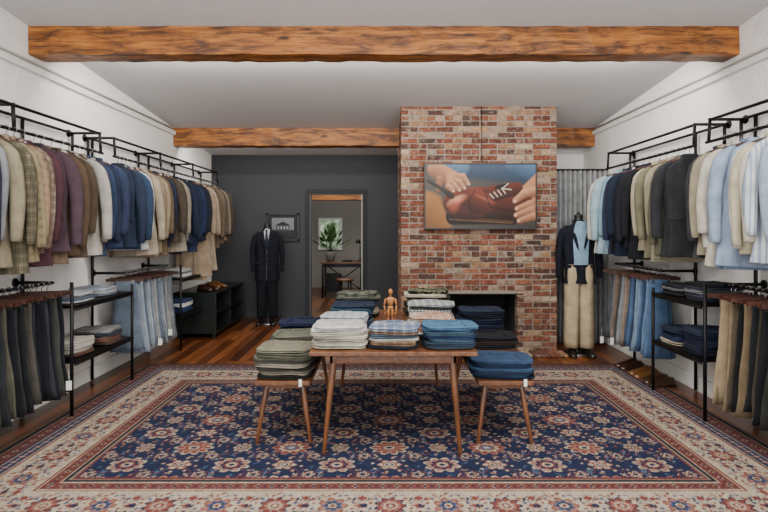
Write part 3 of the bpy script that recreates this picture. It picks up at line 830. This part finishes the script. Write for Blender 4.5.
def stack(name, cx, cy, z, w, d, cols, lh=.03, collar=False, rz=0, tag=False):
    mats = []; mb = MB(); zz = z+.005
    for i, c in enumerate(cols):
        mats.append(parse(c)); h = lh*random.uniform(.78, 1.24)
        folded(mb, cx+random.uniform(-.015, .015), cy+random.uniform(-.016, .012), zz, w*random.uniform(.88, 1.04), d*random.uniform(.92, 1.02), h, i, rz+random.uniform(-.09, .09)); zz += h
    t = len(cols)-1
    if collar:
        pts = []
        for a in range(-20, 201, 20):
            r = math.radians(a); pts.append((cx+.06*math.cos(r), cy+d*.15+.035*math.sin(r), zz+.004))
        mb.tube(pts, .008, 6, t)
        mb.box((cx, cy-d*.12, zz+.003), (.024, d*.55, .004), t)
    else:
        pts = [(cx+.07*math.cos(math.radians(a)), cy+d*.28+.04*math.sin(math.radians(a)), zz+.003) for a in range(180, 361, 20)]
        mb.tube(pts, .006, 6, t)
        for sx in (-1, 1): mb.tube([(cx+sx*w*.3, cy+d*.36, zz), (cx+sx*w*.26, cy, zz+.002), (cx+sx*w*.3, cy-d*.38, zz)], .003, 6, t)
    if tag:
        mats.append(TAG); mb.box((cx+w*.3, cy-d*.5-.016, z-.01), (.022, .002, .05), len(cols))
    mb.obj(name, mats)

TZ = .715
mb = MB()
TX0, TX1, TY0, TY1 = -.475, .595, 3.24, 4.92
mb.b2((TX0, TY0, TZ-.028), (TX1, TY1, TZ), 0)
mb.b2((TX0+.12, TY0+.1, TZ-.10), (TX1-.12, TY0+.125, TZ-.028), 0); mb.b2((TX0+.12, TY1-.125, TZ-.10), (TX1-.12, TY1-.1, TZ-.028), 0)
mb.b2((TX0+.12, TY0+.1, TZ-.10), (TX0+.145, TY1-.1, TZ-.028), 0); mb.b2((TX1-.145, TY0+.1, TZ-.10), (TX1-.12, TY1-.1, TZ-.028), 0)
for sx, xt, xb in ((-1, TX0+.15, -.395), (1, TX1-.15, .50)):
    for yt, yb in ((TY0+.14, 3.36), (TY1-.14, 4.8)):
        mb.tube([(xb, yb, 0.017), (xb+(xt-xb)*.5, yb+(yt-yb)*.5, .36), (xt, yt, TZ-.03)], [.013, .019, .026], 12, 1)
mb.obj('dining_table', [WALNUT, WALNUTZ], bevel=.005)
def bench(x0, x1, y0, y1):
    mb = MB(); z = .46
    mb.b2((x0, y0, z-.03), (x1, y1, z), 0)
    mb.b2((x0+.05, y0+.08, z-.075), (x1-.05, y0+.1, z-.03), 0); mb.b2((x0+.05, y1-.1, z-.075), (x1-.05, y1-.08, z-.03), 0)
    for xt, xb in ((x0+.07, x0+.005), (x1-.07, x1-.005)):
        for yt, yb in ((y0+.1, y0+.05), (y1-.1, y1-.05)):
            mb.tube([(xb, yb, .018), ((xt+xb)/2, (yt+yb)/2, .23), (xt, yt, z-.03)], [.011, .017, .023], 12, 1)
    mb.obj('wooden_bench', [WALNUT, WALNUTZ], bevel=.005)
bench(-.88, -.50, 3.47, 4.72); bench(.64, 1.02, 3.47, 4.72)

S = 'folded_sweater_stack'
stack(S, -.29, 3.43, TZ, .36, .31, ['#b5aa94', '#d6cfbb', '#a39b88', '#ddd6c4', '#beb5a2', '#e3e1da', '#d0cdc5'], .021, rz=.03)
stack('folded_shirt_stack', .07, 3.43, TZ, .345, .31, ['#2e3a4c', pl('#a8865a', '#5c3b26'), '#c7c3b6', '#4f6276', pl('#c8b48c', '#7a3f2a'), pl('#d2dade', '#34588a')], .023, True, rz=-.04)
stack(S, .43, 3.43, TZ, .35, .31, ['#4c6070', '#23374f', '#3a5d76', '#1f3d68', '#5a8498', '#2f5a80', '#3d76a0'], .020, rz=.04)
stack('folded_shirt_stack', -.29, 3.79, TZ, .35, .30, ['#6f6d60', '#1a2338', '#b6af9f', '#2a3a52', '#c5cdd2', pl('#1f2b44', '#c5cdd2')], .025, True, rz=-.05)
stack('folded_shirt_stack', .35, 3.79, TZ, .35, .30, ['#845030', '#e0ddd4', '#a66b3e', '#e4e3df', '#c2783a', pl('#e6e8ea', '#c07a40')], .024, True, rz=.08)
stack(S, -.26, 4.17, TZ, .37, .32, ['#19283e', '#42596c', '#1f2d46', '#3d6176', '#1e4262', '#27506a', '#1c2e48'], .026, rz=.06)
stack('folded_shirt_stack', .38, 4.17, TZ, .37, .32, ['#c9c4b8', '#6f6d64', '#cecbc6', '#83837c', ('#c8c8c2', 'stripe', '#6a7278'), '#54585a', pl('#c9cccc', '#6a7078')], .025, True, rz=-.08)
stack(S, -.24, 4.60, TZ, .38, .32, ['#1d2b2a', '#958c74', '#3f4230', '#afa690', '#43483a', '#1a2438', '#5f6454', ('#6e7060', 'camo', '#43463a')], .028, rz=-.06)
stack(S, .38, 4.60, TZ, .39, .32, ['#a9a08a', '#2a2c20', '#7b7a60', '#1f2218', '#9d957a', '#2b2f23', '#c0b89c', ('#89845f', 'camo', '#1c1f16')], .028, rz=.05)
stack(S, -.69, 3.65, .46, .41, .33, ['#22241f', '#8a8270', '#3a3a30', '#8e8874', '#4a4a3e', '#76735f', '#5c5e4c', '#8a866e'], .025, tag=True, rz=-.04)
stack(S, -.70, 4.03, .46, .39, .33, ['#44443a', '#343c38', '#7c7866', '#262c28', '#5c6658', '#44483f', '#6c6e5c'], .031, rz=.06)
stack(S, -.70, 4.45, .46, .39, .34, ['#1c1f2a', '#3d3a34', '#1f2840', '#1a2340', '#23304e', '#39486a', '#101a38', '#1a2546'], .03)
stack(S, .83, 3.65, .46, .43, .33, ['#12223e', '#25476f', '#1f2d4a', '#2f5780', '#1b3a64', '#1c3050', '#2c4c74'], .019, rz=-.05, tag=True)
stack(S, .83, 4.03, .46, .40, .33, ['#1e1510', '#3a2a20', '#1f1f22', '#5c3a26', '#16161b', '#3a2b26', '#12141c'], .029, rz=.05)
stack(S, .83, 4.45, .46, .40, .34, ['#161b28', '#0b1226', '#1c2842', '#0a1228', '#142444', '#171d30', '#1a2a4c', '#0d1730', '#0c1326', '#172440'], .035)

# jointed wooden artist's figure standing in the middle of the table
mb = MB(); bx, by, bz = .05, 3.98, TZ
mb.lathe([(.052, 0), (.055, .004), (.055, .012), (.046, .016), (.01, .018)], (bx, by, bz), 28, 1)
mb.tube([(bx, by+.018, bz+.016), (bx, by+.018, bz+.17)], .003, 8, 1)
zq = bz+.016
for sx in (-1, 1):
    hx = bx+sx*.014
    mb.limb((hx+sx*.004, by+.002, zq+.014), (hx+sx*.003, by-.004, zq+.075), .0065, .009)       # shin
    mb.limb((hx+sx*.003, by-.004, zq+.078), (hx, by, zq+.142), .009, .0125)                    # thigh
    mb.loft([ring(hx+sx*.004, by-.008+o, zq+z, w, d, 14, 2.2) for z, w, d, o in ((0, .007, .018, 0), (.006, .008, .019, 0), (.012, .006, .012, .004), (.016, .003, .004, .008))], 0)
    mb.limb((bx+sx*.036, by, zq+.222), (bx+sx*.048, by-.004, zq+.172), .008, .0065)             # upper arm
    mb.limb((bx+sx*.048, by-.004, zq+.169), (bx+sx*.042, by-.022, zq+.122), .0065, .005)        # forearm
    mb.limb((bx+sx*.042, by-.022, zq+.119), (bx+sx*.040, by-.028, zq+.098), .006, .004)         # hand
mb.loft([ring(bx, by, zq+z, w, d, 20, 2.2) for z, w, d in ((.132, .012, .01), (.138, .022, .014), (.152, .026, .016), (.162, .018, .012), (.166, .008, .007))], 0)
mb.loft([ring(bx, by, zq+z, w, d, 20, 2.3) for z, w, d in ((.166, .010, .009), (.172, .018, .013), (.188, .022, .016), (.212, .031, .019), (.226, .030, .016), (.232, .016, .011), (.235, .006, .006))], 0)
mb.tube([(bx, by, zq+.232), (bx, by, zq+.25)], .0065, 10, 0)
mb.loft([ring(bx, by-.002, zq+z, w, d, 18, 2) for z, w, d in ((.246, .005, .005), (.252, .011, .012), (.264, .016, .018), (.278, .0175, .020), (.290, .013, .015), (.297, .005, .006))], 0)
mb.obj('wooden_artist_mannequin', [mat_wood('figure_wood', '#a8703c', '#8a5529', '#643a18', 'Z', .4), WALNUTZ])

F = 'folded_shirt_stack'
stack(F, -2.66, 4.3, .883, .36, .34, ['#dfe2e6', '#5d6c84', '#e8e8e6', '#cfd4da'], .02); stack(F, -2.66, 4.72, .883, .36, .34, ['#8b98ab', '#e2e2e0', '#a9b6c6'], .022)
stack(F, -2.66, 4.3, .443, .36, .34, ['#6e4a3a', '#c9c4b8', '#e4e0d4', '#dad4c4'], .028); stack(F, -2.66, 4.72, .443, .36, .34, ['#5a4034', '#7a4f3c', '#3c4250', '#9a9a9a'], .03)
stack(F, -2.66, 6.52, .883, .36, .4, ['#e2e2e0', '#a9b6c6', '#dcdcd8'], .03); stack(F, -2.66, 6.52, .443, .36, .4, ['#22386a', '#2a4a80', '#dcdcd8', '#2a4070'], .04)
stack(F, 2.66, 4.15, .913, .36, .32, ['#2b2f38', '#46505e', '#8a8c90', '#333a48', '#23262e'], .026); stack(F, 2.66, 4.5, .913, .36, .32, ['#3b3f46', '#23262e', '#8a8c90', '#2c3038'], .024)
stack(F, 2.66, 4.15, .483, .36, .32, ['#1c2436', '#26304a', '#1f2a46', '#2b3a5e', '#20283c', '#2a3550'], .034); stack(F, 2.66, 4.5, .483, .36, .32, ['#c8b79a', '#2a3a60', '#1f2c4c', '#28344e'], .032)

# ------------------------------------------------------------------ low black cabinet
mb = MB()
cx0, cx1, cy0, cy1, ch = -2.86, -2.28, 6.95, 8.3, .62
mb.b2((cx0, cy0, ch-.03), (cx1, cy1, ch)); mb.b2((cx0, cy0, .06), (cx1, cy1, .09)); mb.b2((cx0, cy0, .06), (cx1, cy0+.03, ch)); mb.b2((cx0, cy1-.03, .06), (cx1, cy1, ch)); mb.b2((cx0, cy0, .06), (cx0+.02, cy1, ch))
mb.b2((cx0, (cy0+cy1)/2-.01, .06), (cx1, (cy0+cy1)/2+.01, ch)); mb.b2((cx0, cy0, .33), (cx1, cy1, .35))
for x in (cx0+.04, cx1-.04):
    for y in (cy0+.04, cy1-.04): mb.b2((x-.02, y-.02, 0), (x+.02, y+.02, .06))
mb.obj('low_cabinet', [plain('cabinet_green_black', '#0e1513', .35)], bevel=.004)
def shoe(mb, cx, cy, z, ang, mi=0):
    mb.T = Matrix.Translation((cx, cy, z)) @ Matrix.Rotation(ang, 4, 'Z')
    prof = [(-.13, .03, .055), (-.12, .036, .075), (-.07, .036, .08), (-.03, .036, .07), (.02, .042, .055), (.07, .048, .045), (.11, .042, .035), (.14, .022, .022)]
    rs = []
    for x, w, h in prof:
        rs.append([(x, w*math.cos(a), .012+h*max(0, math.sin(a))) for a in np.linspace(0, math.pi, 10)]+[(x, -w*.6, .01), (x, w*.6, .01)])
    mb.loft(rs, mi)
    mb.b2((-.135, -.034, 0), (-.07, .034, .014), 1); mb.b2((-.07, -.03, .006), (.12, .03, .014), 1)
    mb.T = None
SB = plain('brown_leather', '#2e1a10', .3); ST = plain('tan_leather', '#5d3b1e', .35)
mb = MB(); shoe(mb, -2.5, 7.15, ch, -.5); shoe(mb, -2.45, 7.28, ch, -.5); shoe(mb, -2.5, 7.5, ch, -.5, 2); shoe(mb, -2.45, 7.63, ch, -.5, 2)
mb.obj('leather_shoes', [SB, BTN, ST])
mb = MB()
for k, (yy, m_) in enumerate(((4.82, 0), (4.93, 0), (5.12, 2), (5.23, 2), (5.42, 0), (5.53, 0))): shoe(mb, 2.62, yy, .001, math.pi+.25, m_)
mb.obj('leather_shoes', [SB, BTN, ST])

# ------------------------------------------------------------------ mannequins
def mannequin(name, x, y, top, coat, shirt, pants, L_, rz=0, wide=1.0, opened=False, tie=None, dep=.1, hem=.09):
    e = empty(name, (x, y, 0))
    mb = MB(); jacket(mb, L_, .90, dep, 'jacket', hang=False, opened=opened, wr=.006, sleeve=1.05)
    mb.obj('jacket', [parse(coat), parse(shirt), BTN, HANG, METAL], (x, y, top), (0, 0, rz), e)
    mb = MB()
    mb.lathe([(.052, -.12), (.05, -.06), (.046, -.02), (.048, -.01), (.05, 0), (.03, .012), (.014, .02), (.016, .035), (.004, .045)], (x, y, top), 20, 0)
    mb.lathe([(.16, 0.0), (.16, .008), (.03, .014), (.014, .02), (.012, .5)], (x, y+.06, 0.0), 28, 1)
    mb.obj('form_and_stand', [BLKW, METAL], parent=e)
    mb = MB(); wz = top-L_+.22
    for sx in (-1, 1):
        rs = []
        for t_ in np.linspace(0, 1, 14):
            z = wz+(hem-wz)*t_
            w = np.interp(t_, [0, .12, .3, 1], [.085, .095, .085, .070 if wide == 1 else .082]); d = np.interp(t_, [0, .15, .4, 1], [.10, .11, .088, .07 if wide == 1 else .09])
            rs.append(ring(sx*(.075+.012*t_), -.015*math.sin(t_*3), z, w, d, 24, 2.2, .05+.04*t_, 5, sx+t_*2))
        mb.loft(rs, 0)
        mb.tube([(sx*.09, -.098, wz-.1), (sx*.09, -.075, hem+.02)], .004, 5, 0)
    mb.obj('trousers', [parse(pants)], (x, y, 0), (0, 0, rz), e)
    mb = MB()
    for sx in (-1, 1): shoe(mb, x+sx*.1, y-.07, .0, -math.pi/2+rz+sx*.12)
    mb.obj('shoes', [plain('black_leather', '#15120f', .3), BTN], parent=e)
    if tie:
        mb = MB(); mb.loft([[(a*w, -dep-.013-(.012 if z < -.1 else 0), z) for a, w in ((-1, w_), (1, w_))]+[(w_, -dep+.0, z), (-w_, -dep+.0, z)] for z, w_, w in ((-.085, .012, 1), (-.1, .017, 1), (-.12, .011, 1), (-.3, .028, 1), (-.4, .03, 1))], 0)
        mb.obj('necktie', [parse(tie)], (x, y, top), (0, 0, rz), e)
    return e
mannequin('suit_mannequin', -1.83, 8.02, 1.56, '#171b28', '#c9cdd4', '#161a24', .88, .15, tie='#2a2f45')
e = mannequin('outfit_mannequin', 2.31, 6.08, 1.65, '#121828', '#8fbcdc', '#cbb083', .80, -.1, 1.5, True)
mb = MB()
mb.patch([[(xx, -.112-.012*math.cos(xx*20), zz) for xx in np.linspace(-w_, w_, 7)] for zz, w_ in ((-.075, .055), (-.12, .072), (-.2, .085), (-.3, .09), (-.42, .085), (-.52, .08), (-.58, .08))], 0)
mb.obj('knit_top', [fabric('#86b4d4')], (2.31, 6.08, 1.65), (0, 0, -.1), e)

# ------------------------------------------------------------------ curtain
mb = MB(); P = []
for i, t_ in enumerate(np.linspace(0, 1, 120)):
    xx = 2.1+t_*.77
    P.append([(xx, 6.62+.035*math.sin(t_*2*math.pi*12)*(1+.3*q)+.01*math.sin(t_*31), 2.24-q*2.22) for q in np.linspace(0, 1, 10)])
mb.patch(P, 0); mb.tube([(2.08, 6.62, 2.25), (2.89, 6.62, 2.25)], .012, 8, 1)
o = mb.obj('fitting_room_curtain', [fabric('#a3a6a9', k=.72), BLACK]); sm = o.modifiers.new('s', 'SOLIDIFY'); sm.thickness = .004
mb = MB(); mb.b2((2.08, 7.45, 0), (2.9, 7.5, zc(7.45))); mb.obj('wall_fitting_room', [WHITEP])

mb = MB()
for x, y, z in ((2.36, 5.3, .33), (2.34, 5.5, .3), (-2.36, 5.4, .3), (-2.38, 5.7, .34), (-2.4, 3.9, .3)):
    mb.box((x, y, z), (.04, .002, .07), rz=.2); mb.tube([(x, y, z+.035), (x, y, z+.12)], .001, 4)
mb.obj('price_tags', [TAG])

# ------------------------------------------------------------------ lights
def area(name, loc, rot, sx, sy, p, col=(1, 1, 1)):
    l = bpy.data.lights.new(name, 'AREA'); l.shape = 'RECTANGLE'; l.size = sx; l.size_y = sy; l.energy = p; l.color = col
    o = bpy.data.objects.new(name, l); COL.objects.link(o); o.location = loc; o.rotation_euler = rot; return o
R = math.radians
area('storefront_daylight', (0, YF-.3, 1.7), (R(98), 0, 0), 5.2, 2.6, 310, (1, .99, .97))
area('fill_overhead_front', (0, 2.0, 3.22), (0, 0, 0), 4.6, 1.6, 225, (1, .96, .90))  # added overhead fill above the frame, no ceiling fixture here
area('fill_ceiling_wash', (0, 1.3, 2.75), (R(160), 0, 0), 4.0, .8, 85, (1, .98, .95))  # added fill aimed upward to brighten the ceiling, not a real fitting
area('fill_behind_near_beam', (0, 4.46, 3.02), (R(55), 0, 0), 5.0, .1, 120, (1, .95, .88))  # added fill hidden by the near beam, lights ceiling and room beyond
area('fill_behind_far_beam', (-.9, 7.33, 2.76), (R(30), 0, 0), 3.6, .1, 38, (1, .95, .88))  # added fill tucked behind the far beam to brighten the back area
area('back_room_light', (-.9, 10.6, 2.6), (0, 0, 0), 2.5, 2.0, 70, (1, .97, .92))
w = bpy.data.worlds.new('w'); bpy.context.scene.world = w; w.use_nodes = True
w.node_tree.nodes['Background'].inputs[0].default_value = (.9, .95, 1, 1); w.node_tree.nodes['Background'].inputs[1].default_value = 1.0

cam = bpy.data.cameras.new('camera'); cam.lens = 24; cam.sensor_width = 36; cam.shift_y = -28/768
co = bpy.data.objects.new('camera', cam); COL.objects.link(co); co.location = (0, 0, 1.5); co.rotation_euler = (math.pi/2, 0, 0)
bpy.context.scene.camera = co
